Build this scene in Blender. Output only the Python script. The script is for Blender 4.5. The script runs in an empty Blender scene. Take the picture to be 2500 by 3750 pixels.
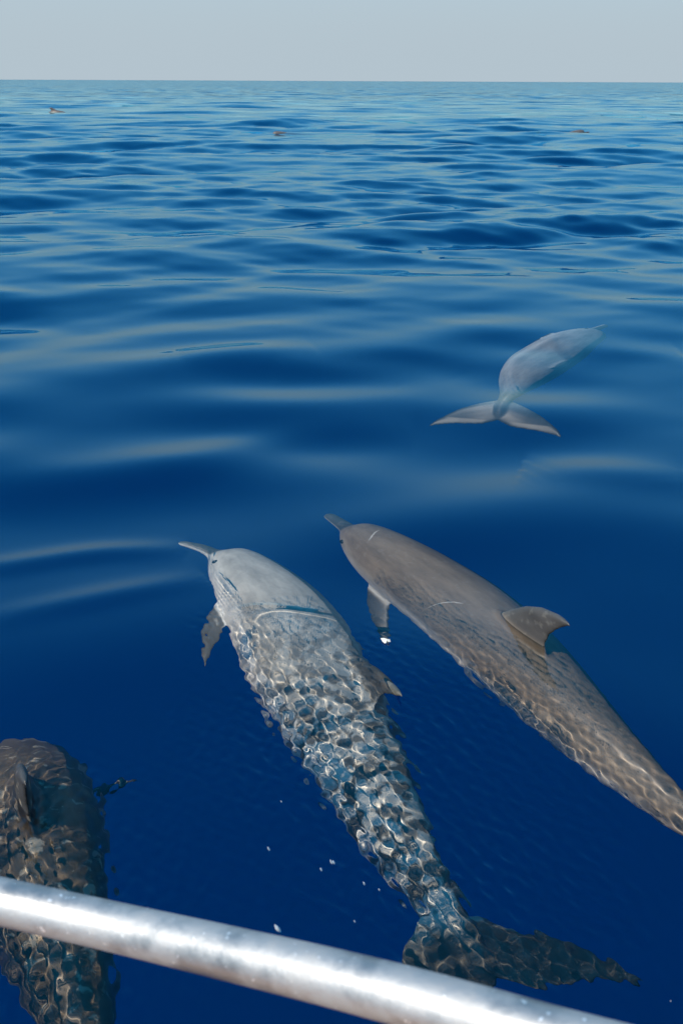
import bpy, bmesh, math, random
import numpy as np
from mathutils import Vector, Matrix

rad = math.radians
sc = bpy.context.scene
col = sc.collection
rng = np.random.default_rng(7)
random.seed(7)

# ------------------------------------------------------------------ camera
H = 1.5                       # eye height above the sea, metres
PITCH = rad(23.41)            # looking down by this much
ROLL = rad(0.25)
cam_d = bpy.data.cameras.new('camera')
cam = bpy.data.objects.new('camera', cam_d)
col.objects.link(cam)
cam_d.sensor_fit = 'VERTICAL'
cam_d.sensor_height = 36.0
cam_d.sensor_width = 24.0
cam_d.lens = 35.0
cam_d.clip_start = 0.02
cam_d.clip_end = 100000.0
cam_rot = Matrix.Rotation(math.pi / 2 - PITCH, 3, 'X') @ Matrix.Rotation(ROLL, 3, 'Z')
cam.matrix_world = Matrix.Translation((0, 0, H)) @ cam_rot.to_4x4()
cam_d.dof.use_dof = True
cam_d.dof.focus_distance = 2.9
cam_d.dof.aperture_fstop = 13.0
sc.camera = cam

# ------------------------------------------------------------------ sky, sun, exposure
SUN_EL, SUN_AZ = rad(47), rad(-118)     # azimuth from +Y (the view), clockwise: sun at the left, behind
world = bpy.data.worlds.new('World')
sc.world = world
world.use_nodes = True
wn, wl = world.node_tree.nodes, world.node_tree.links
wn.clear()
w_out = wn.new('ShaderNodeOutputWorld')
w_bg = wn.new('ShaderNodeBackground')
w_sky = wn.new('ShaderNodeTexSky')
w_sky.sky_type = 'NISHITA'
w_sky.sun_disc = False
w_sky.sun_elevation = SUN_EL
w_sky.sun_rotation = SUN_AZ
w_sky.air_density = 1.0
w_sky.dust_density = 0.12
w_sky.ozone_density = 9.0
w_sky.altitude = 0.0
w_bg.inputs['Strength'].default_value = 0.12
# pale sea haze low over the whole horizon
w_tc = wn.new('ShaderNodeTexCoord'); w_sep = wn.new('ShaderNodeSeparateXYZ')
wl.new(w_tc.outputs['Generated'], w_sep.inputs[0])
def w_math(op, a, b=None):
    q = wn.new('ShaderNodeMath'); q.operation = op
    wl.new(a, q.inputs[0])
    if b is not None: q.inputs[1].default_value = b
    return q.outputs[0]
w_d = w_math('ADD', w_math('POWER', w_math('DIVIDE', w_math('ABSOLUTE', w_sep.outputs['Z']), 0.21), 3.0), 1.0)
w_f = w_math('POWER', w_d, -1.0)
w_hsv = wn.new('ShaderNodeHueSaturation')
w_hsv.inputs['Saturation'].default_value = 1.3
w_hsv.inputs['Hue'].default_value = 0.476
wl.new(w_sky.outputs['Color'], w_hsv.inputs['Color'])
w_mix = wn.new('ShaderNodeMix'); w_mix.data_type = 'RGBA'; w_mix.clamp_factor = True
wl.new(w_f, w_mix.inputs[0])
wl.new(w_hsv.outputs['Color'], w_mix.inputs[6])
w_mix.inputs[7].default_value = (1.89, 2.28, 2.56, 1)
wl.new(w_mix.outputs[2], w_bg.inputs['Color'])
wl.new(w_bg.outputs['Background'], w_out.inputs['Surface'])

sun_d = bpy.data.lights.new('sun', 'SUN')
sun_d.energy = 3.0
sun_d.angle = rad(0.53)
sun_d.color = (1.0, 0.89, 0.74)
sun = bpy.data.objects.new('sun', sun_d)
col.objects.link(sun)
sdir = Vector((math.sin(SUN_AZ) * math.cos(SUN_EL), math.cos(SUN_AZ) * math.cos(SUN_EL), math.sin(SUN_EL)))
sun.rotation_euler = (-sdir).to_track_quat('-Z', 'Y').to_euler()
sun_d.cycles.is_caustics_light = True

sc.view_settings.view_transform = 'Standard'
sc.view_settings.look = 'None'
sc.view_settings.exposure = 1.0
sc.view_settings.gamma = 1.0
sc.render.engine = 'CYCLES'
cy = sc.cycles
cy.use_denoising = True
cy.max_bounces = 10
cy.diffuse_bounces = 2
cy.glossy_bounces = 4
cy.transmission_bounces = 8
cy.caustics_reflective = False
cy.caustics_refractive = True
cy.sample_clamp_indirect = 4.0
cy.blur_glossy = 0.3

# ------------------------------------------------------------------ helpers
R3 = np.array([list(r) for r in cam_rot])
FPX = 35.0 / 36.0 * 3750.0
CAMP = np.array([0, 0, H])


def ray(px, py):
    d = R3 @ np.array([px - 1250.0, -(py - 1875.0), -FPX])
    return d / np.linalg.norm(d)


def on_sea(px, py, z=0.0):
    d = ray(px, py)
    return CAMP + d * ((z - H) / d[2])


def under_sea(px, py, depth):
    """the point `depth` metres under a flat sea that is seen at this pixel"""
    d = ray(px, py)
    p = CAMP + d * (-H / d[2])
    if depth <= 0:
        return CAMP + d * ((-depth - H) / d[2])
    n = 1 / 1.333
    ci = -d[2]
    t = n * d + (n * ci - math.sqrt(1 - n * n * (1 - ci * ci))) * np.array([0, 0, 1.0])
    return p + t * (depth / -t[2])


def at_depth(px, py, zc):
    """the point on this pixel's line of sight, zc metres along the camera axis"""
    return CAMP + R3 @ np.array([(px - 1250.0) / FPX * zc, -(py - 1875.0) / FPX * zc, -zc])


def mesh_obj(name, verts, faces, material=None, parent=None, smooth=True):
    me = bpy.data.meshes.new(name)
    me.from_pydata([tuple(v) for v in verts], [], [tuple(f) for f in faces])
    if smooth:
        me.polygons.foreach_set('use_smooth', [True] * len(me.polygons))
    me.update()
    o = bpy.data.objects.new(name, me)
    col.objects.link(o)
    if material:
        me.materials.append(material)
    if parent:
        o.parent = parent
    return o


def tag(o, label=None, cat=None, group=None, kind=None):
    if label: o['label'] = label
    if cat: o['category'] = cat
    if group: o['group'] = group
    if kind: o['kind'] = kind
    return o


def empty(name, loc):
    o = bpy.data.objects.new(name, None)
    o.location = loc
    o.empty_display_size = 0.1
    col.objects.link(o)
    return o


def sub(o, p):
    """parent o (built in world coordinates) to the empty p"""
    o.parent = p
    o.matrix_parent_inverse = Matrix.Translation(p.location).inverted()
    return o


def new_mat(name):
    m = bpy.data.materials.new(name)
    m.use_nodes = True
    m.node_tree.nodes.clear()
    return m, m.node_tree.nodes, m.node_tree.links


def cspline(t, pts, q):
    """smooth cubic interpolation of pts (n,k) at knots t, evaluated at q (Catmull-Rom tangents)"""
    t = np.asarray(t, float); pts = np.asarray(pts, float); q = np.asarray(q, float)
    if pts.ndim == 1: pts = pts[:, None]
    m = np.gradient(pts, t, axis=0)
    i = np.clip(np.searchsorted(t, q, side='right') - 1, 0, len(t) - 2)
    h = (t[i + 1] - t[i])[:, None]
    u = ((q - t[i])[:, None]) / h
    p = ((2*u**3 - 3*u**2 + 1) * pts[i] + (u**3 - 2*u**2 + u) * h * m[i]
         + (-2*u**3 + 3*u**2) * pts[i+1] + (u**3 - u**2) * h * m[i+1])
    lo, hi = q < t[0], q > t[-1]
    if lo.any(): p[lo] = pts[0] + (q[lo] - t[0])[:, None] * m[0]
    if hi.any(): p[hi] = pts[-1] + (q[hi] - t[-1])[:, None] * m[-1]
    return p


# ------------------------------------------------------------------ the sea surface
WAVES = []      # (kx, ky, phase, amplitude, wavelength)


def add_waves(n, l0, l1, slope, mean_dir, spread):
    for i in range(n):
        lam = l0 * (l1 / l0) ** rng.random()
        k = 2 * math.pi / lam
        a = mean_dir + rng.normal() * spread
        amp = slope / k * math.sqrt(2.0 / n)
        WAVES.append((k * math.cos(a), k * math.sin(a), rng.random() * 6.283, amp, lam))


add_waves(7, 3.5, 9.0, 0.045, rad(100), 0.35)
add_waves(18, 1.3, 3.2, 0.068, rad(97), 0.38)
add_waves(24, 0.6, 1.3, 0.070, rad(92), 0.45)
add_waves(24, 0.25, 0.6, 0.046, rad(90), 0.6)

# ridges: pixel polyline on the water, height, half width
RIDGES = [
    ([(-300, 1800), (100, 1765), (450, 1725), (700, 1680), (900, 1615), (1100, 1575), (1300, 1556), (1520, 1560)], 0.019, 0.20),
    ([(1000, 1352), (1250, 1352), (1500, 1362), (1650, 1390), (1900, 1395)], 0.012, 0.21),
    ([(2040, 1286), (2200, 1286), (2500, 1290)], 0.015, 0.21),
    ([(-200, 2080), (0, 2065), (300, 2020), (480, 2008), (690, 2008)], 0.011, 0.085),
    ([(-100, 2300), (250, 2230), (500, 2180), (760, 2130)], 0.009, 0.085),
    ([(650, 1310), (900, 1290), (1150, 1275)], 0.009, 0.22),
    ([(1900, 1700), (2200, 1730), (2600, 1770)], 0.018, 0.20),
    ([(850, 2275), (905, 2250), (1000, 2244), (1100, 2255), (1200, 2262)], 0.0030, 0.013),
]
RPOLY = []
for pts, hgt, w in RIDGES:
    P = np.array([on_sea(*p)[:2] for p in pts])
    t = np.arange(len(P)); q = np.linspace(0, len(P) - 1, 10 * len(P))
    RPOLY.append((cspline(t, P, q), hgt, w))

# patches of fine wake ripples: centre pixel, radius m, slope
PATCH = [((1290, 2760), 0.42, 1.0), ((1560, 3230), 0.40, 1.0), ((1180, 2520), 0.22, 0.7), ((1850, 3560), 0.36, 0.4),
         ((120, 3050), 0.30, 0.75), ((250, 3450), 0.40, 0.9), ((2300, 2850), 0.25, 0.20), ((800, 2330), 0.10, 0.6),
         ((1400, 2260), 0.08, 0.15), ((1340, 2400), 0.12, 0.5), ((1560, 2180), 0.30, 0.05), ((2000, 2560), 0.22, 0.07)]
PATCH = [(on_sea(*p)[:2], r, a) for p, r, a in PATCH]
RIP = []
for i in range(34):
    lam = 0.020 * (0.052 / 0.020) ** rng.random()
    k = 2 * math.pi / lam
    a = rad(25) + rng.normal() * 0.62      # mostly drawn out along the swimming direction
    RIP.append((k * math.cos(a), k * math.sin(a), rng.random() * 6.283, 0.165 / k * math.sqrt(2 / 34), lam))


SWIRL = on_sea(2260, 835)[:2]
SWIRL_WAVES = []
for i in range(14):
    lam = 0.28 + 0.4 * rng.random(); k = 2 * math.pi / lam; a = rng.random() * 6.283
    SWIRL_WAVES.append((k * math.cos(a), k * math.sin(a), rng.random() * 6.283, 0.055 / k * math.sqrt(2 / 14), lam))


def sea_height(x, y, spacing=None):
    x = np.asarray(x, float); y = np.asarray(y, float)
    r = np.hypot(x, y)
    if spacing is None: spacing = 0.005 * r
    z = np.zeros_like(x)
    # calm lanes and livelier patches, so that the chop is not the same everywhere
    mod = 0.85 + 0.35 * np.sin(0.55 * x + 0.21 * y + 1.0) * np.sin(0.33 * y - 0.2 * x + 0.4)
    near = 0.33 + 0.67 * np.clip((r - 2.2) / 7.0, 0, 1.3)
    calm = np.clip((r - 4.5) / 6.0, 0.12, 1)
    for kx, ky, ph, amp, lam in WAVES:
        z += amp * np.exp(-(2.2 * spacing / lam) ** 2) * (calm if lam < 0.62 else 1.0) * np.sin(kx * x + ky * y + ph)
    z *= mod * near
    # churned patch where a dolphin has just gone down
    cx, cy_ = SWIRL
    b = np.where((x - cx)**2 / 2.2**2 + (y - cy_)**2 / 1.6**2 < 6)[0]
    if len(b):
        g = np.exp(-((x[b] - cx)**2 / 2.2**2 + (y[b] - cy_)**2 / 1.6**2))
        rr = np.hypot(x[b] - cx, y[b] - cy_)
        q = 0.005 * np.sin(7.0 * rr + 1.5 * np.sin(2.1 * x[b]) + 0.7)
        for kx, ky, ph, amp, lam in SWIRL_WAVES: q += amp * np.sin(kx * x[b] + ky * y[b] + ph)
        z[b] += g * q
    sel = np.where((r < 9))[0]
    if len(sel):
        xs, ys = x[sel], y[sel]
        add = np.zeros_like(xs)
        for P, hgt, w in RPOLY:
            box = (xs > P[:, 0].min() - 4*w) & (xs < P[:, 0].max() + 4*w) & (ys > P[:, 1].min() - 4*w) & (ys < P[:, 1].max() + 4*w)
            b = np.where(box)[0]
            if not len(b): continue
            for c in range(0, len(b), 20000):
                bb = b[c:c+20000]
                d2 = (xs[bb, None] - P[None, :, 0])**2 + (ys[bb, None] - P[None, :, 1])**2
                j = d2.argmin(1)
                u = j / (len(P) - 1.0)
                env = np.clip(np.sin(math.pi * np.clip(u, 0, 1)), 0, 1) ** 0.6
                add[bb] += hgt * env * np.exp(-d2.min(1) / w**2)
        m = np.zeros_like(xs)
        for (cx, cy_), rr, a in PATCH:
            m = np.maximum(m, a * np.exp(-((xs - cx)**2 + (ys - cy_)**2) / rr**2))
        rip = np.zeros_like(xs)
        b = np.where(m > 0.02)[0]
        for kx, ky, ph, amp, lam in RIP:
            rip[b] += amp * np.sin(kx * xs[b] + ky * ys[b] + ph)
        z[sel] += add + rip * m
    return z


def build_sea():
    r = [0.30]
    while r[-1] < 30000:
        q = r[-1]
        f = 0.03 if q < 0.85 else 0.0024 if q < 2.9 else 0.0055 if q < 45 else 0.011 if q < 350 else 0.06
        r.append(q * (1 + f))
    r = np.array(r)
    fine = np.arange(rad(90 - 40), rad(90 + 40), 0.0025)
    coarse = np.linspace(rad(130.2), rad(90 - 40 + 360) - 0.05, 70)
    th = np.concatenate([fine, coarse])
    nr, nt = len(r), len(th)
    RR, TT = np.meshgrid(r, th, indexing='ij')
    X = (RR * np.cos(TT)).ravel(); Y = (RR * np.sin(TT)).ravel()
    sp = np.repeat(np.gradient(r), nt)
    Z = sea_height(X, Y, sp)
    V = np.empty((nr * nt + 1, 3), np.float32)
    V[:-1, 0] = X; V[:-1, 1] = Y; V[:-1, 2] = Z
    V[-1] = (0, 0, 0)
    i, j = np.meshgrid(np.arange(nr - 1), np.arange(nt), indexing='ij')
    i = i.ravel(); j = j.ravel(); j2 = (j + 1) % nt
    Q = np.stack([i*nt + j, (i+1)*nt + j, (i+1)*nt + j2, i*nt + j2], 1)
    jj = np.arange(nt)
    T = np.stack([np.full(nt, nr*nt), jj, (jj + 1) % nt], 1)
    me = bpy.data.meshes.new('sea')
    me.vertices.add(len(V)); me.vertices.foreach_set('co', V.ravel())
    nl = Q.size + T.size
    me.loops.add(nl)
    me.loops.foreach_set('vertex_index', np.concatenate([Q.ravel(), T.ravel()]).astype(np.int32))
    me.polygons.add(len(Q) + len(T))
    start = np.concatenate([np.arange(len(Q)) * 4, Q.size + np.arange(len(T)) * 3]).astype(np.int32)
    me.polygons.foreach_set('loop_start', start)
    me.polygons.foreach_set('use_smooth', np.ones(len(Q) + len(T), bool))
    me.update(calc_edges=True)
    me.validate()
    o = bpy.data.objects.new('sea', me)
    col.objects.link(o)
    return o


def water_material():
    m, n, l = new_mat('sea_water')
    out = n.new('ShaderNodeOutputMaterial')
    g = n.new('ShaderNodeBsdfRefraction')
    g.inputs['IOR'].default_value = 1.333
    g.inputs['Roughness'].default_value = 0.0
    g.inputs['Color'].default_value = (1, 1, 1, 1)
    gl = n.new('ShaderNodeBsdfGlossy')
    gl.inputs['Roughness'].default_value = 0.0
    gl.inputs['Color'].default_value = (0.60, 0.93, 1, 1)
    fr = n.new('ShaderNodeFresnel'); fr.inputs['IOR'].default_value = 1.333
    mx = n.new('ShaderNodeMixShader')
    # far chop too small for the mesh: a slope taken from noise, growing with distance from the boat
    geo = n.new('ShaderNodeNewGeometry')
    ln = n.new('ShaderNodeVectorMath'); ln.operation = 'LENGTH'
    l.new(geo.outputs['Position'], ln.inputs[0])
    ramp = n.new('ShaderNodeMapRange')
    ramp.inputs['From Min'].default_value = 12; ramp.inputs['From Max'].default_value = 120
    ramp.inputs['To Min'].default_value = 0.0; ramp.inputs['To Max'].default_value = 1.0
    l.new(ln.outputs['Value'], ramp.inputs['Value'])
    mp = n.new('ShaderNodeMapping'); mp.inputs['Scale'].default_value = (0.45, 1.1, 1)
    l.new(geo.outputs['Position'], mp.inputs['Vector'])
    nz = n.new('ShaderNodeTexNoise'); nz.inputs['Scale'].default_value = 0.6; nz.inputs['Detail'].default_value = 3
    l.new(mp.outputs['Vector'], nz.inputs['Vector'])
    s1 = n.new('ShaderNodeVectorMath'); s1.operation = 'SUBTRACT'; s1.inputs[1].default_value = (0.5, 0.5, 0.5)
    l.new(nz.outputs['Color'], s1.inputs[0])
    s2 = n.new('ShaderNodeVectorMath'); s2.operation = 'MULTIPLY'; s2.inputs[1].default_value = (0.6, 1.0, 0)
    l.new(s1.outputs[0], s2.inputs[0])
    s3 = n.new('ShaderNodeVectorMath'); s3.operation = 'SCALE'
    l.new(s2.outputs[0], s3.inputs[0]); l.new(ramp.outputs['Result'], s3.inputs['Scale'])
    s4 = n.new('ShaderNodeVectorMath'); s4.operation = 'ADD'
    l.new(geo.outputs['Normal'], s4.inputs[0]); l.new(s3.outputs[0], s4.inputs[1])
    s5 = n.new('ShaderNodeVectorMath'); s5.operation = 'NORMALIZE'
    l.new(s4.outputs[0], s5.inputs[0])
    for q in (g, gl, fr): l.new(s5.outputs[0], q.inputs['Normal'])
    l.new(fr.outputs[0], mx.inputs[0]); l.new(g.outputs[0], mx.inputs[1]); l.new(gl.outputs[0], mx.inputs[2])
    l.new(mx.outputs[0], out.inputs['Surface'])
    return m


sea = build_sea()
sea.data.materials.append(water_material())
sea.cycles.is_caustics_caster = True
tag(sea, 'calm clear blue open sea with smooth low swell', 'sea', kind='structure')

# the deep water that gives the sea its blue: the light that comes back from far below
m, n, l = new_mat('deep_blue_water')
o_ = n.new('ShaderNodeOutputMaterial'); b_ = n.new('ShaderNodeBsdfDiffuse')
b_.inputs['Color'].default_value = (0.0002, 0.084, 0.25, 1)
l.new(b_.outputs[0], o_.inputs['Surface'])
vs = [(0, 0, -9)]; fs = []
rings = [6, 40, 300, 3000, 34000]; NT = 64
for rr in rings:
    for k in range(NT):
        a = 2 * math.pi * k / NT
        vs.append((rr * math.cos(a), rr * math.sin(a), -9))
for k in range(NT): fs.append((0, 1 + k, 1 + (k + 1) % NT))
for q in range(len(rings) - 1):
    for k in range(NT):
        a, b = 1 + q * NT + k, 1 + q * NT + (k + 1) % NT
        fs.append((a, a + NT, b + NT, b))
deep = mesh_obj('deep_water', vs, fs, m)
tag(deep, 'dark blue depths of the open sea', 'sea', kind='structure')

# ------------------------------------------------------------------ dolphins
# straight dolphin of length 1: x = 0 at the beak tip, 1 at the fluke notch; y to its left, z up
PROF = np.array([
    # x      half w  up     down   centre z
    (0.000, 0.0060, 0.0050, 0.0050, -0.020),
    (0.006, 0.0100, 0.0075, 0.0080, -0.019),
    (0.025, 0.0125, 0.0095, 0.0100, -0.017),
    (0.055, 0.0145, 0.0110, 0.0120, -0.014),
    (0.078, 0.0180, 0.0140, 0.0150, -0.011),
    (0.088, 0.0230, 0.0220, 0.0190, -0.008),
    (0.100, 0.0310, 0.0370, 0.0250, -0.005),
    (0.125, 0.0440, 0.0500, 0.0370, -0.002),
    (0.160, 0.0560, 0.0590, 0.0510, 0.000),
    (0.220, 0.0690, 0.0690, 0.0680, 0.001),
    (0.300, 0.0780, 0.0780, 0.0780, 0.002),
    (0.400, 0.0820, 0.0830, 0.0800, 0.002),
    (0.500, 0.0780, 0.0810, 0.0740, 0.002),
    (0.600, 0.0670, 0.0720, 0.0640, 0.002),
    (0.700, 0.0510, 0.0600, 0.0530, 0.002),
    (0.780, 0.0370, 0.0490, 0.0440, 0.002),
    (0.850, 0.0240, 0.0370, 0.0340, 0.002),
    (0.910, 0.0160, 0.0270, 0.0250, 0.001),
    (0.950, 0.0150, 0.0170, 0.0160, 0.000),
    (0.980, 0.0120, 0.0080, 0.0080, 0.000),
    (0.990, 0.0060, 0.0040, 0.0040, 0.000)])


def loft(rings, closed_ends=True):
    """rings: list of (k,3) arrays -> verts, faces of a closed skin"""
    k = len(rings[0]); v = np.concatenate(rings); f = []
    for i in range(len(rings) - 1):
        for j in range(k):
            j2 = (j + 1) % k
            f.append((i*k + j, i*k + j2, (i+1)*k + j2, (i+1)*k + j))
    f.append(tuple(range(k - 1, -1, -1)))
    f.append(tuple((len(rings) - 1) * k + j for j in range(k)))
    return v, f


def foil(sections, n=14):
    """fin from sections: (leading edge xyz, trailing edge xyz, thickness direction, thickness)"""
    rings = []
    for le, te, nd, th in sections:
        le, te, nd = np.array(le), np.array(te), np.array(nd, float)
        nd = nd / np.linalg.norm(nd)
        pts = []
        for j in range(n):
            a = 2 * math.pi * j / n
            u = 0.5 - 0.5 * math.cos(a)           # 0 at the leading edge
            t = math.sin(a) * (1.25 - 0.75 * u) * 0.5
            pts.append(le + (te - le) * u + nd * th * t)
        rings.append(np.array(pts))
    return loft(rings)


def straight_dolphin():
    bm = bmesh.new()
    def put(v, f):
        vv = [bm.verts.new(p) for p in v]
        for q in f: bm.faces.new([vv[i] for i in q])
    xs = np.concatenate([np.linspace(0, 0.02, 6), np.linspace(0.03, 0.13, 30), np.linspace(0.14, 0.99, 70)])
    pr = cspline(PROF[:, 0], PROF[:, 1:], xs)
    rings = []
    for x, (w, up, dn, cz) in zip(xs, pr):
        a = np.linspace(0, 2 * math.pi, 36, endpoint=False)
        s = np.sin(a)
        y = w * np.cos(a)
        zz = cz + np.where(s > 0, up * s, dn * s)
        rings.append(np.stack([np.full_like(a, x), y, zz], 1))
    put(*loft(rings))
    # dorsal fin, swept back, hooked
    put(*foil([((0.430, 0, 0.045), (0.660, 0, 0.035), (0, 1, 0), 0.050),
               ((0.462, 0, 0.074), (0.632, 0, 0.060), (0, 1, 0), 0.034),
               ((0.488, 0, 0.090), (0.612, 0, 0.078), (0, 1, 0), 0.026),
               ((0.515, 0, 0.112), (0.603, 0, 0.100), (0, 1, 0), 0.020),
               ((0.545, 0, 0.134), (0.610, 0, 0.122), (0, 1, 0), 0.016),
               ((0.580, 0, 0.151), (0.626, 0, 0.142), (0, 1, 0), 0.012),
               ((0.614, 0, 0.160), (0.642, 0, 0.155), (0, 1, 0), 0.009),
               ((0.634, 0, 0.161), (0.648, 0, 0.159), (0, 1, 0), 0.006)]))
    # flippers, flukes
    for s in (1, -1):
        nd = (0.1, s * 0.7, 0.7)
        put(*foil([((0.225, s*0.046, -0.030), (0.292, s*0.048, -0.034), nd, 0.024),
                   ((0.240, s*0.066, -0.050), (0.306, s*0.066, -0.053), nd, 0.021),
                   ((0.262, s*0.084, -0.070), (0.326, s*0.080, -0.070), nd, 0.017),
                   ((0.292, s*0.099, -0.087), (0.345, s*0.094, -0.086), nd, 0.014),
                   ((0.325, s*0.109, -0.100), (0.363, s*0.104, -0.099), nd, 0.011),
                   ((0.357, s*0.115, -0.108), (0.377, s*0.112, -0.107), nd, 0.008),
                   ((0.372, s*0.117, -0.111), (0.382, s*0.116, -0.110), nd, 0.006)]))
        nd = (0, 0, 1)
        put(*foil([((0.890, -s*0.004, 0), (0.990, -s*0.006, 0), nd, 0.024),
                   ((0.905, s*0.016, 0), (1.002, s*0.010, 0), nd, 0.021),
                   ((0.918, s*0.034, 0), (1.016, s*0.030, 0), nd, 0.018),
                   ((0.936, s*0.058, 0), (1.020, s*0.056, 0), nd, 0.015),
                   ((0.957, s*0.084, 0), (1.023, s*0.083, 0), nd, 0.012),
                   ((0.982, s*0.108, 0), (1.029, s*0.108, 0), nd, 0.010),
                   ((1.010, s*0.130, 0), (1.038, s*0.131, 0), nd, 0.008),
                   ((1.032, s*0.141, 0), (1.045, s*0.142, 0), nd, 0.006)]))
    bmesh.ops.recalc_face_normals(bm, faces=bm.faces[:])
    me = bpy.data.meshes.new('straight_dolphin')
    bm.to_mesh(me); bm.free()
    o = bpy.data.objects.new('straight_dolphin', me)
    col.objects.link(o)
    r = o.modifiers.new('r', 'REMESH'); r.mode = 'VOXEL'; r.voxel_size = 0.0032; r.use_smooth_shade = True
    s = o.modifiers.new('s', 'SMOOTH'); s.factor = 0.5; s.iterations = 5
    bpy.context.view_layer.update()
    ev = o.evaluated_get(bpy.context.evaluated_depsgraph_get())
    me2 = bpy.data.meshes.new_from_object(ev)
    V = np.empty(len(me2.vertices) * 3, np.float32); me2.vertices.foreach_get('co', V)
    bpy.data.objects.remove(o)
    bpy.data.meshes.remove(me)
    return me2, V.reshape(-1, 3).astype(float)


BASE_ME, BASE_V = straight_dolphin()


def skin_weights(V):
    """colour pattern in the straight animal: r = dark cape, g = pale belly, b = dark beak, lips and fins"""
    x, y, z = V[:, 0], V[:, 1], V[:, 2]
    pr = cspline(PROF[:, 0], PROF[:, 1:], np.clip(x, 0, 0.99))
    hgt = (z - pr[:, 3]) / np.maximum(0.5 * (pr[:, 1] + pr[:, 2]), 0.012)
    line = 0.35 - 0.55 * np.exp(-((x - 0.45) / 0.17) ** 2) + 0.5 * np.clip((x - 0.62) / 0.2, 0, 1)
    sm = lambda a, b, t: np.clip((t - a) / (b - a), 0, 1) ** 2 * (3 - 2 * np.clip((t - a) / (b - a), 0, 1))
    cape = sm(-0.22, 0.22, hgt - line)
    belly = sm(0.25, -0.40, hgt) * (1 - sm(0.80, 0.92, x))
    beak = sm(0.092, 0.080, x) * sm(-0.25, 0.25, hgt)
    fin = np.maximum(sm(0.084, 0.105, z), sm(0.90, 0.96, x))
    out_ = (y / pr[:, 0]) ** 2 + ((z - pr[:, 3]) / pr[:, 2]) ** 2
    flip = sm(1.1, 1.5, out_) * (x > 0.2) * (x < 0.42) * (z < 0)
    lipmask = sm(0.086, 0.08, x)
    belly = np.maximum(belly * (1 - flip), lipmask * sm(-0.05, -0.35, hgt))
    dark = np.maximum.reduce([beak, fin, flip])
    global FLIP
    FLIP = flip
    return np.stack([cape, belly, dark, np.ones_like(x)], 1).astype(np.float32)


SKIN = skin_weights(BASE_V)


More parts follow.
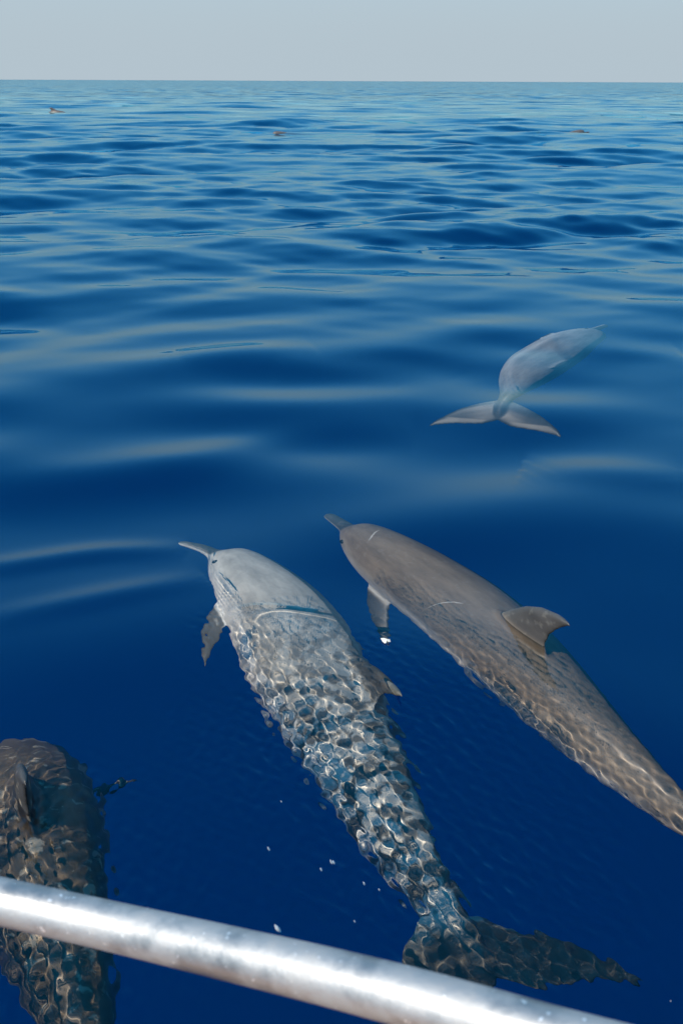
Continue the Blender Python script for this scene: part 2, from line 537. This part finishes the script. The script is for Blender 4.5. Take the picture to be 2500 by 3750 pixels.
def skin_material(name, cape, flank, belly, dark, mottle, spot, spot_col=(0.42, 0.39, 0.34), spot_scale=95, lo=0.58, hi=0.70, tail_only=False, scratch=False):
    m, n, l = new_mat(name)
    out = n.new('ShaderNodeOutputMaterial')
    b = n.new('ShaderNodeBsdfPrincipled')
    at = n.new('ShaderNodeAttribute'); at.attribute_name = 'pattern'
    rest = n.new('ShaderNodeAttribute'); rest.attribute_name = 'rest'
    sep = n.new('ShaderNodeSeparateColor'); l.new(at.outputs['Color'], sep.inputs[0])
    def mix(fac, a, c):
        x = n.new('ShaderNodeMix'); x.data_type = 'RGBA'
        if isinstance(fac, float): x.inputs[0].default_value = fac
        else: l.new(fac, x.inputs[0])
        for sock, v in ((x.inputs[6], a), (x.inputs[7], c)):
            if isinstance(v, tuple): sock.default_value = v + (1,)
            else: l.new(v, sock)
        return x.outputs[2]
    c = mix(sep.outputs[0], flank, cape)
    c = mix(sep.outputs[1], c, belly)
    c = mix(sep.outputs[2], c, dark)
    # long faint streaks along the body, blotches and pale speckles of the grown animal; the pale skin's dark spots imitate caustics
    mp = n.new('ShaderNodeMapping'); mp.inputs['Scale'].default_value = (9, 34, 34)
    l.new(rest.outputs['Vector'], mp.inputs['Vector'])
    n1 = n.new('ShaderNodeTexNoise'); n1.inputs['Scale'].default_value = 1.0; n1.inputs['Detail'].default_value = 6; n1.inputs['Roughness'].default_value = 0.62
    l.new(mp.outputs[0], n1.inputs['Vector'])
    r1 = n.new('ShaderNodeMapRange'); r1.inputs['From Min'].default_value = 0.3; r1.inputs['From Max'].default_value = 0.7
    r1.inputs['To Min'].default_value = 1 - mottle; r1.inputs['To Max'].default_value = 1 + mottle
    l.new(n1.outputs['Fac'], r1.inputs['Value'])
    mul = n.new('ShaderNodeVectorMath'); mul.operation = 'SCALE'
    l.new(c, mul.inputs[0]); l.new(r1.outputs[0], mul.inputs['Scale'])
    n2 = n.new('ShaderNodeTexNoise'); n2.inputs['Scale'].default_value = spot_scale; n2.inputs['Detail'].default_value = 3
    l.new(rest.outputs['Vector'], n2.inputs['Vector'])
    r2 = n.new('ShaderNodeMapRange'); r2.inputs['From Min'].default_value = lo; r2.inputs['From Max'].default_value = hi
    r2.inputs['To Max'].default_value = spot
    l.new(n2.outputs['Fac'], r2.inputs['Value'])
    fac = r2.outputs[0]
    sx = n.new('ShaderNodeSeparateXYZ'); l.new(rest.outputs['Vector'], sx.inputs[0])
    if tail_only:                                  # painted caustic blotches, denser towards the tail
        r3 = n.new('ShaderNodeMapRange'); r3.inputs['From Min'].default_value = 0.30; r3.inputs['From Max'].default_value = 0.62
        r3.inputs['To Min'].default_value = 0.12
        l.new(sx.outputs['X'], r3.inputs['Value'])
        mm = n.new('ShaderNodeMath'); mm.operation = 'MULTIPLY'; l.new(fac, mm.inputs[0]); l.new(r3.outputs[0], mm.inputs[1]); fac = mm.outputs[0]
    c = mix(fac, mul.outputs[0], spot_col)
    if scratch:                                    # pale scratches: thin arcs, centre and radius in the body's own x, y
        wob = n.new('ShaderNodeTexNoise'); wob.inputs['Scale'].default_value = 40; l.new(rest.outputs['Vector'], wob.inputs['Vector'])
        for cx, cy, rr, ax, ay, wd in ((0.245, -0.045, 0.105, 0.148, 0.020, 0.0009), (0.480, 0.110, 0.085, 0.420, 0.050, 0.0005)):
            d = n.new('ShaderNodeVectorMath'); d.operation = 'DISTANCE'; d.inputs[1].default_value = (cx, cy, 0)
            fl = n.new('ShaderNodeVectorMath'); fl.operation = 'MULTIPLY'; fl.inputs[1].default_value = (1, 1, 0)
            l.new(rest.outputs['Vector'], fl.inputs[0]); l.new(fl.outputs[0], d.inputs[0])
            a1 = n.new('ShaderNodeMath'); a1.operation = 'MULTIPLY_ADD'; a1.inputs[1].default_value = 0.012; l.new(wob.outputs['Fac'], a1.inputs[0]); l.new(d.outputs['Value'], a1.inputs[2])
            a2 = n.new('ShaderNodeMath'); a2.operation = 'SUBTRACT'; a2.inputs[1].default_value = rr + 0.006; l.new(a1.outputs[0], a2.inputs[0])
            a3 = n.new('ShaderNodeMath'); a3.operation = 'ABSOLUTE'; l.new(a2.outputs[0], a3.inputs[0])
            a4 = n.new('ShaderNodeMapRange'); a4.inputs['From Min'].default_value = wd; a4.inputs['From Max'].default_value = wd * 2.2
            a4.inputs['To Min'].default_value = 0.6; a4.inputs['To Max'].default_value = 0.0; l.new(a3.outputs[0], a4.inputs['Value'])
            e = n.new('ShaderNodeVectorMath'); e.operation = 'DISTANCE'; e.inputs[1].default_value = (ax, ay, 0); l.new(fl.outputs[0], e.inputs[0])
            a5 = n.new('ShaderNodeMapRange'); a5.inputs['From Min'].default_value = 0.018; a5.inputs['From Max'].default_value = 0.028
            a5.inputs['To Min'].default_value = 1.0; a5.inputs['To Max'].default_value = 0.0; l.new(e.outputs['Value'], a5.inputs['Value'])
            zz = n.new('ShaderNodeMath'); zz.operation = 'GREATER_THAN'; zz.inputs[1].default_value = 0.0; l.new(sx.outputs['Z'], zz.inputs[0])
            q1 = n.new('ShaderNodeMath'); q1.operation = 'MULTIPLY'; l.new(a4.outputs[0], q1.inputs[0]); l.new(a5.outputs[0], q1.inputs[1])
            q2 = n.new('ShaderNodeMath'); q2.operation = 'MULTIPLY'; l.new(q1.outputs[0], q2.inputs[0]); l.new(zz.outputs[0], q2.inputs[1])
            c = mix(q2.outputs[0], c, (0.62, 0.58, 0.52))
    l.new(c, b.inputs['Base Color'])
    b.inputs['Roughness'].default_value = 0.42
    b.inputs['IOR'].default_value = 1.38
    l.new(b.outputs[0], out.inputs['Surface'])
    return m, n, l, b, rest


M_right = skin_material('grey_brown_skin', (0.18, 0.138, 0.100), (0.27, 0.22, 0.17), (0.52, 0.50, 0.46), (0.050, 0.046, 0.044), 0.32, 0.10, scratch=True)[0]
M_pale = skin_material('pale_painted_caustic_skin', (0.42, 0.39, 0.335), (0.60, 0.57, 0.50), (0.74, 0.71, 0.65), (0.095, 0.085, 0.07), 0.28, 0.85, (0.06, 0.058, 0.05), 46, 0.475, 0.56, True)[0]  # dark spots paint in the broken light and dark cast by the ripples
M_dark = skin_material('dark_speckled_skin', (0.10, 0.076, 0.050), (0.14, 0.11, 0.078), (0.32, 0.29, 0.25), (0.035, 0.032, 0.030), 0.5, 0.8, (0.40, 0.33, 0.24), 62, 0.58, 0.66)[0]
M_far = skin_material('slate_skin', (0.17, 0.165, 0.16), (0.24, 0.235, 0.23), (0.36, 0.36, 0.35), (0.034, 0.033, 0.032), 0.35, 0.0, (0.55, 0.54, 0.52), 120, 0.52, 0.62)[0]
M_distant = skin_material('dark_wet_skin', (0.10, 0.085, 0.078), (0.15, 0.13, 0.12), (0.4, 0.38, 0.36), (0.085, 0.072, 0.068), 0.2, 0.0)[0]
m, n, l = new_mat('dark_eye')
o_ = n.new('ShaderNodeOutputMaterial'); b_ = n.new('ShaderNodeBsdfPrincipled')
b_.inputs['Base Color'].default_value = (0.012, 0.010, 0.009, 1); b_.inputs['Roughness'].default_value = 0.12
l.new(b_.outputs[0], o_.inputs['Surface'])
M_eye = m


def sphere(c, r, nu=12, nv=8):
    v = []; f = []
    for i in range(nv + 1):
        p = math.pi * i / nv
        for j in range(nu):
            a = 2 * math.pi * j / nu
            v.append((c[0] + r*math.sin(p)*math.cos(a), c[1] + r*math.sin(p)*math.sin(a), c[2] + r*math.cos(p)))
    for i in range(nv):
        for j in range(nu):
            f.append((i*nu + j, (i+1)*nu + j, (i+1)*nu + (j+1) % nu, i*nu + (j+1) % nu))
    return np.array(v), f


def dolphin(points, material, label, group=None, girth=1.0, roll=0.0, tail_roll=0.0, fin=1.0, tuck=1.0, droop=None, name='dolphin'):
    """points: 3-D spine from the beak tip to the fluke notch"""
    P = np.array(points, float)
    for _ in range(3):
        d = np.concatenate([[0], np.cumsum(np.linalg.norm(np.diff(P, axis=0), axis=1))])
    L0 = d[-1]
    q = np.linspace(0, L0, 200)
    C = cspline(d, P, q)
    for _ in range(6): C[1:-1] = 0.25*C[:-2] + 0.5*C[1:-1] + 0.25*C[2:]
    d = np.concatenate([[0], np.cumsum(np.linalg.norm(np.diff(C, axis=0), axis=1))])
    L = d[-1]
    def frames(x):
        pos = cspline(d / L, C, x)
        e = 0.012
        t = cspline(d / L, C, x + e) - cspline(d / L, C, x - e)
        t /= np.linalg.norm(t, axis=1)[:, None]              # towards the tail
        left = np.cross(t, np.array([0, 0, 1.0]))             # forward is -t: left = up x forward = t x up
        left /= np.linalg.norm(left, axis=1)[:, None]
        up = np.cross(left, t)
        rr = roll + tail_roll * np.clip((x - 0.45) / 0.5, 0, 1.1)
        c, s = np.cos(rr)[:, None], np.sin(rr)[:, None]
        return pos, left * c + up * s, up * c - left * s
    def bend(V):
        pos, lf, up = frames(V[:, 0])
        g = L * girth
        return pos + lf * V[:, 1:2] * g + up * V[:, 2:3] * g
    V = BASE_V.copy()
    top = np.clip((V[:, 2] - 0.085) / 0.08, 0, 1)
    V[:, 2] += top * 0.075 * (fin - 1.0)
    fl = FLIP > 0
    V[fl, 1] = np.sign(V[fl, 1]) * (np.minimum(np.abs(V[fl, 1]), 0.06) + np.maximum(np.abs(V[fl, 1]) - 0.06, 0) * tuck)
    V[fl, 2] = np.maximum(V[fl, 2], -0.05) + np.minimum(V[fl, 2] + 0.05, 0) * (tuck if droop is None else droop)
    me = BASE_ME.copy(); me.name = 'body'
    W = bend(V)
    base = np.array([C[100, 0], C[100, 1], W[:, 2].min()])
    me.vertices.foreach_set('co', (W - base).astype(np.float32).ravel())
    a = me.attributes.new('pattern', 'FLOAT_COLOR', 'POINT'); a.data.foreach_set('color', SKIN.ravel())
    a = me.attributes.new('rest', 'FLOAT_VECTOR', 'POINT'); a.data.foreach_set('vector', BASE_V.astype(np.float32).ravel())
    me.polygons.foreach_set('use_smooth', np.ones(len(me.polygons), bool))
    me.materials.clear(); me.materials.append(material)
    me.update()
    root = empty(name, base)
    tag(root, label, 'dolphin', group)
    body = bpy.data.objects.new('body', me); col.objects.link(body); body.parent = root
    body.cycles.is_caustics_receiver = True
    for s in (1, -1):
        sv, sf = sphere((0.128, s * 0.0425, 0.004), 0.0065)
        e = mesh_obj('eye', bend(sv) - base, sf, M_eye, root)
        e.cycles.is_caustics_receiver = True
    return root, frames


def spine(px):
    P = np.array([under_sea(x, y, dz) for x, y, dz in px])
    P[:, 2] += sea_height(P[:, 0], P[:, 1], np.full(len(P), 0.6))      # ride the swell
    return P


G = 'dolphins swimming in the open sea'
dolphin(spine([(673, 1962, .10), (735, 1980, .12), (815, 2030, .15), (900, 2125, .19), (1000, 2250, .22), (1090, 2410, .24),
               (1180, 2582, .235), (1307, 2821, .205), (1435, 3060, .165), (1578, 3284, .14), (1722, 3470, .12), (1838, 3602, .12)]),
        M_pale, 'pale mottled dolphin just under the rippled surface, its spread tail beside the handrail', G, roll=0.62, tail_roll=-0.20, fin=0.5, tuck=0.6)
dolphin(spine([(1208, 1873, .13), (1294, 1946, .145), (1387, 2026, .175), (1530, 2130, .20), (1690, 2250, .208), (1833, 2385, .205),
               (1993, 2544, .20), (2152, 2700, .20), (2311, 2845, .20), (2500, 3000, .21), (2680, 3130, .22), (2830, 3240, .24)]),
        M_right, 'smooth grey-brown dolphin with its curved dorsal fin at the surface and a scratched head', G, roll=0.12, fin=0.85, tuck=0.8, droop=0.9)
dolphin(spine([(2240, 1200, .30), (2180, 1217, .30), (2110, 1245, .30), (2020, 1290, .28), (1950, 1335, .24), (1905, 1380, .19), (1877, 1420, .15), (1852, 1462, .19), (1822, 1530, .30)]),
        M_far, 'grey dolphin swimming away with its broad tail flukes spread behind it', G, girth=1.06, roll=1.25, tail_roll=-1.3, fin=0.1, tuck=0.05)
dolphin(spine([(40, 2850, 1.0), (45, 2860, .85), (55, 2880, .65), (75, 2930, .48), (105, 3030, .34), (140, 3200, .25), (190, 3400, .205), (245, 3600, .18), (300, 3800, .16), (345, 4050, .15), (380, 4350, .15), (400, 4550, .15)]),
        M_dark, 'dark speckled dolphin passing underneath the metal handrail', G, girth=1.08, tuck=1.3, droop=-0.6)


def far_dolphin(px, py, heading, label, zs):
    """zs: heights of the spine above the local sea level, beak to tail"""
    c = on_sea(px, py)
    z0 = float(sea_height(np.array([c[0]]), np.array([c[1]]))[0])
    h = rad(heading)
    f = np.array([math.cos(h), math.sin(h), 0])
    k = np.linspace(0, 1, len(zs))
    return dolphin([c + f * 2.0 * (0.5 - u) + np.array([0, 0, z0 + z]) for u, z in zip(k, zs)], M_distant, label, G)


far_dolphin(205, 408, -8, 'distant dolphin showing only its pointed dark dorsal fin above the swell', (-.24, -.17, -.11, -.07, -.11, -.19, -.29))
far_dolphin(1095, 490, 185, 'distant dolphin with just the top of its head breaking a low dark wavelet', (.0, -.08, -.18, -.32, -.46, -.56, -.62))
far_dolphin(2055, 490, 20, 'distant dolphin with just the top of its head showing beside a rounded blue wave', (.17, .08, -.04, -.24, -.44, -.56, -.62))

# ------------------------------------------------------------------ the boat: handrail over the bow
def tube(path, radius, n=24):
    path = np.array(path, float)
    up = np.array([0, 0, 1.0]); rings = []
    for i in range(len(path)):
        t = path[min(i+1, len(path)-1)] - path[max(i-1, 0)]
        t /= np.linalg.norm(t)
        u = up if abs(t[2]) < 0.95 else np.array([0, 1.0, 0])
        a = np.cross(t, u); a /= np.linalg.norm(a); b = np.cross(a, t)
        w = np.linspace(0, 2*math.pi, n, endpoint=False)
        rings.append(path[i] + radius * (np.cos(w)[:, None]*a + np.sin(w)[:, None]*b))
    return loft(rings)


def metal_material():
    m, n, l = new_mat('weathered_metal')
    out = n.new('ShaderNodeOutputMaterial'); b = n.new('ShaderNodeBsdfPrincipled')
    tc = n.new('ShaderNodeTexCoord')
    b.inputs['Metallic'].default_value = 0.8
    n1 = n.new('ShaderNodeTexNoise'); n1.inputs['Scale'].default_value = 22; n1.inputs['Detail'].default_value = 8; n1.inputs['Roughness'].default_value = 0.6
    l.new(tc.outputs['Object'], n1.inputs['Vector'])
    cr = n.new('ShaderNodeValToRGB')
    cr.color_ramp.elements[0].position = 0.42; cr.color_ramp.elements[0].color = (0.34, 0.335, 0.33, 1)
    cr.color_ramp.elements[1].position = 0.56; cr.color_ramp.elements[1].color = (0.47, 0.46, 0.45, 1)
    l.new(n1.outputs['Fac'], cr.inputs[0])
    n2 = n.new('ShaderNodeTexNoise'); n2.inputs['Scale'].default_value = 170; n2.inputs['Detail'].default_value = 4
    l.new(tc.outputs['Object'], n2.inputs['Vector'])
    sp = n.new('ShaderNodeMapRange'); sp.inputs['From Min'].default_value = 0.66; sp.inputs['From Max'].default_value = 0.72
    l.new(n2.outputs['Fac'], sp.inputs['Value'])
    mx = n.new('ShaderNodeMix'); mx.data_type = 'RGBA'
    l.new(sp.outputs[0], mx.inputs[0]); l.new(cr.outputs[0], mx.inputs[6]); mx.inputs[7].default_value = (0.85, 0.84, 0.83, 1)
    l.new(mx.outputs[2], b.inputs['Base Color'])
    rr = n.new('ShaderNodeMapRange'); rr.inputs['From Min'].default_value = 0.3; rr.inputs['From Max'].default_value = 0.7
    rr.inputs['To Min'].default_value = 0.34; rr.inputs['To Max'].default_value = 0.72
    l.new(n1.outputs['Fac'], rr.inputs['Value']); l.new(rr.outputs[0], b.inputs['Roughness'])
    bp = n.new('ShaderNodeBump'); bp.inputs['Strength'].default_value = 0.35; bp.inputs['Distance'].default_value = 0.001
    l.new(n2.outputs['Fac'], bp.inputs['Height']); l.new(bp.outputs[0], b.inputs['Normal'])
    l.new(b.outputs[0], out.inputs['Surface'])
    return m


def simple(name, c, rough=0.5):
    m, n, l = new_mat(name)
    out = n.new('ShaderNodeOutputMaterial'); b = n.new('ShaderNodeBsdfPrincipled')
    tc = n.new('ShaderNodeTexCoord'); nz = n.new('ShaderNodeTexNoise'); nz.inputs['Scale'].default_value = 6; nz.inputs['Detail'].default_value = 5
    l.new(tc.outputs['Object'], nz.inputs['Vector'])
    r = n.new('ShaderNodeMapRange'); r.inputs['To Min'].default_value = 0.75; r.inputs['To Max'].default_value = 1.2
    l.new(nz.outputs['Fac'], r.inputs['Value'])
    v = n.new('ShaderNodeVectorMath'); v.operation = 'SCALE'; v.inputs[0].default_value = c
    l.new(r.outputs[0], v.inputs['Scale']); l.new(v.outputs[0], b.inputs['Base Color'])
    b.inputs['Roughness'].default_value = rough
    l.new(b.outputs[0], out.inputs['Surface'])
    return m


M_metal = metal_material()
M_hull = simple('white_gelcoat', (0.75, 0.75, 0.74), 0.25)
M_deck = simple('teak_deck', (0.60, 0.25, 0.11), 0.6)
boat = empty('boat', (0, -1.5, -0.4))
tag(boat, 'weathered silver metal handrail tube on the bow of the boat', 'boat')
TUBE_R = 0.017
seen = [(-700, 3130, .785), (-350, 3220, .77), (0, 3300, .751), (400, 3390, .725), (800, 3482, .672), (1450, 3640, .595), (2168, 3850, .53), (2700, 4010, .49)]
W = np.array([at_depth(*p) for p in seen])
left_post, right_post = W[0] + np.array([-.03, -.02, 0]), W[-1] + np.array([.03, -.03, 0])
path = np.concatenate([[[left_post[0] - .02, left_post[1] - .02, 0.52]], [[left_post[0] - .02, left_post[1] - .01, left_post[2] - .12]], W,
                       [[right_post[0] + .02, right_post[1] - .02, right_post[2] - .14]], [[right_post[0] + .02, right_post[1] - .03, 0.52]]])
dd = np.concatenate([[0], np.cumsum(np.linalg.norm(np.diff(path, axis=0), axis=1))])
rail = cspline(dd, path, np.linspace(0, dd[-1], 160))
for _ in range(10): rail[1:-1] = 0.25*rail[:-2] + 0.5*rail[1:-1] + 0.25*rail[2:]
sub(mesh_obj('handrail', *tube(rail, TUBE_R), M_metal), boat)
# deck outline (bow curve, under the rail) and the flared hull below it
n_ = 40
outline = []
for k in range(n_):
    u = k / (n_ - 1) * 2 - 1
    x = 1.25 * np.sign(u) * (1 - (1 - abs(u)) ** 1.35)
    y = 0.47 - 3.4 * abs(u) ** 4.5
    outline.append((x + 0.05, y))
outline = np.array(outline)
ring = lambda s, z, dy=0: np.column_stack([outline[:, 0] * s, outline[:, 1] + dy * (outline[:, 1] > -2), np.full(n_, z)])
hv, hf = loft([ring(0.55, -0.40, -.35), ring(0.80, 0.05, -.18), ring(0.97, 0.46, -.02), ring(1.0, 0.515, 0)])
sub(mesh_obj('hull', hv, hf, M_hull), boat)
dv, df = loft([ring(0.985, 0.517, -.02), ring(0.985, 0.53, -.02)])
sub(mesh_obj('deck', dv, df, M_deck), boat)
for p in (left_post, right_post):
    sub(mesh_obj('foot_plate', *tube([(p[0] + np.sign(p[0]) * .02, p[1] - .025, .531), (p[0] + np.sign(p[0]) * .02, p[1] - .025, .545)], .035), M_metal), boat)

# ------------------------------------------------------------------ small things: a floating scrap, flying drops of spray
M_scrap = simple('bleached_scrap', (0.62, 0.60, 0.53), 0.6)
c = on_sea(1410, 2380)
c[2] = float(sea_height(np.array([c[0]]), np.array([c[1]]))[0]) + 0.004
top = np.array([(-.0135, .012, .002), (-.004, .010, .004), (.004, .002, .0055), (.013, .0045, .003), (.0145, -.006, .0015),
                (.009, -.007, .002), (.004, -.003, .004), (.001, -.012, .0005), (-.003, -.012, .0), (-.009, -.003, .001)])
rings_ = [top * (0.9, 0.9, 1) - (0, 0, .0022), top - (0, 0, .001), top * (0.96, 0.96, 1) + (0, 0, .0004)]
v_, f_ = loft(rings_)
scrap = mesh_obj('floating_scrap', v_, f_, M_scrap, smooth=False)
scrap.location = c
scrap.cycles.is_caustics_receiver = True
tag(scrap, 'tiny bleached scrap floating on the water between the two long dolphins', 'scrap')

m, n, l = new_mat('white_spray')
o_ = n.new('ShaderNodeOutputMaterial'); b_ = n.new('ShaderNodeBsdfPrincipled')
b_.inputs['Base Color'].default_value = (0.85, 0.88, 0.9, 1); b_.inputs['Roughness'].default_value = 0.1
b_.inputs['Transmission Weight'].default_value = 0.35; b_.inputs['IOR'].default_value = 1.33
l.new(b_.outputs[0], o_.inputs['Surface'])
M_spray = m
drop_me = None
for px, py, zc, ln in ((984, 3108, 1.25, 18), (1213, 3156, 1.2, 20), (1222, 3158, 1.2, 17), (1176, 3184, 1.2, 16), (1333, 3235, 1.15, 16), (1388, 3258, 1.15, 12), (1298, 3374, 1.1, 12),
                       (1014, 3398, 1.05, 34), (1020, 3402, 1.05, 28), (2454, 3666, 1.0, 8), (1030, 2935, 1.3, 10)):
    if drop_me is None:
        prof = [(0, .0), (.06, .10), (.2, .19), (.4, .22), (.6, .19), (.8, .12), (.94, .06), (1, .0)]
        rg = [np.array([(r * math.cos(a), r * math.sin(a), z - .5) for a in np.linspace(0, 6.283, 10, endpoint=False)]) for z, r in prof]
        d_ = mesh_obj('spray_drop', *loft(rg), M_spray); drop_me = d_.data
    else:
        d_ = bpy.data.objects.new('spray_drop', drop_me); col.objects.link(d_)
    d_.location = at_depth(px, py, zc)
    size = ln / FPX * zc * 1.4
    d_.scale = (size * .7, size * .7, size)
    d_.rotation_euler = (0.2, rad(-18), 0)
    tag(d_, 'white drop of spray flying over the dark blue water near the handrail', 'water drop', 'drops of spray in the air')
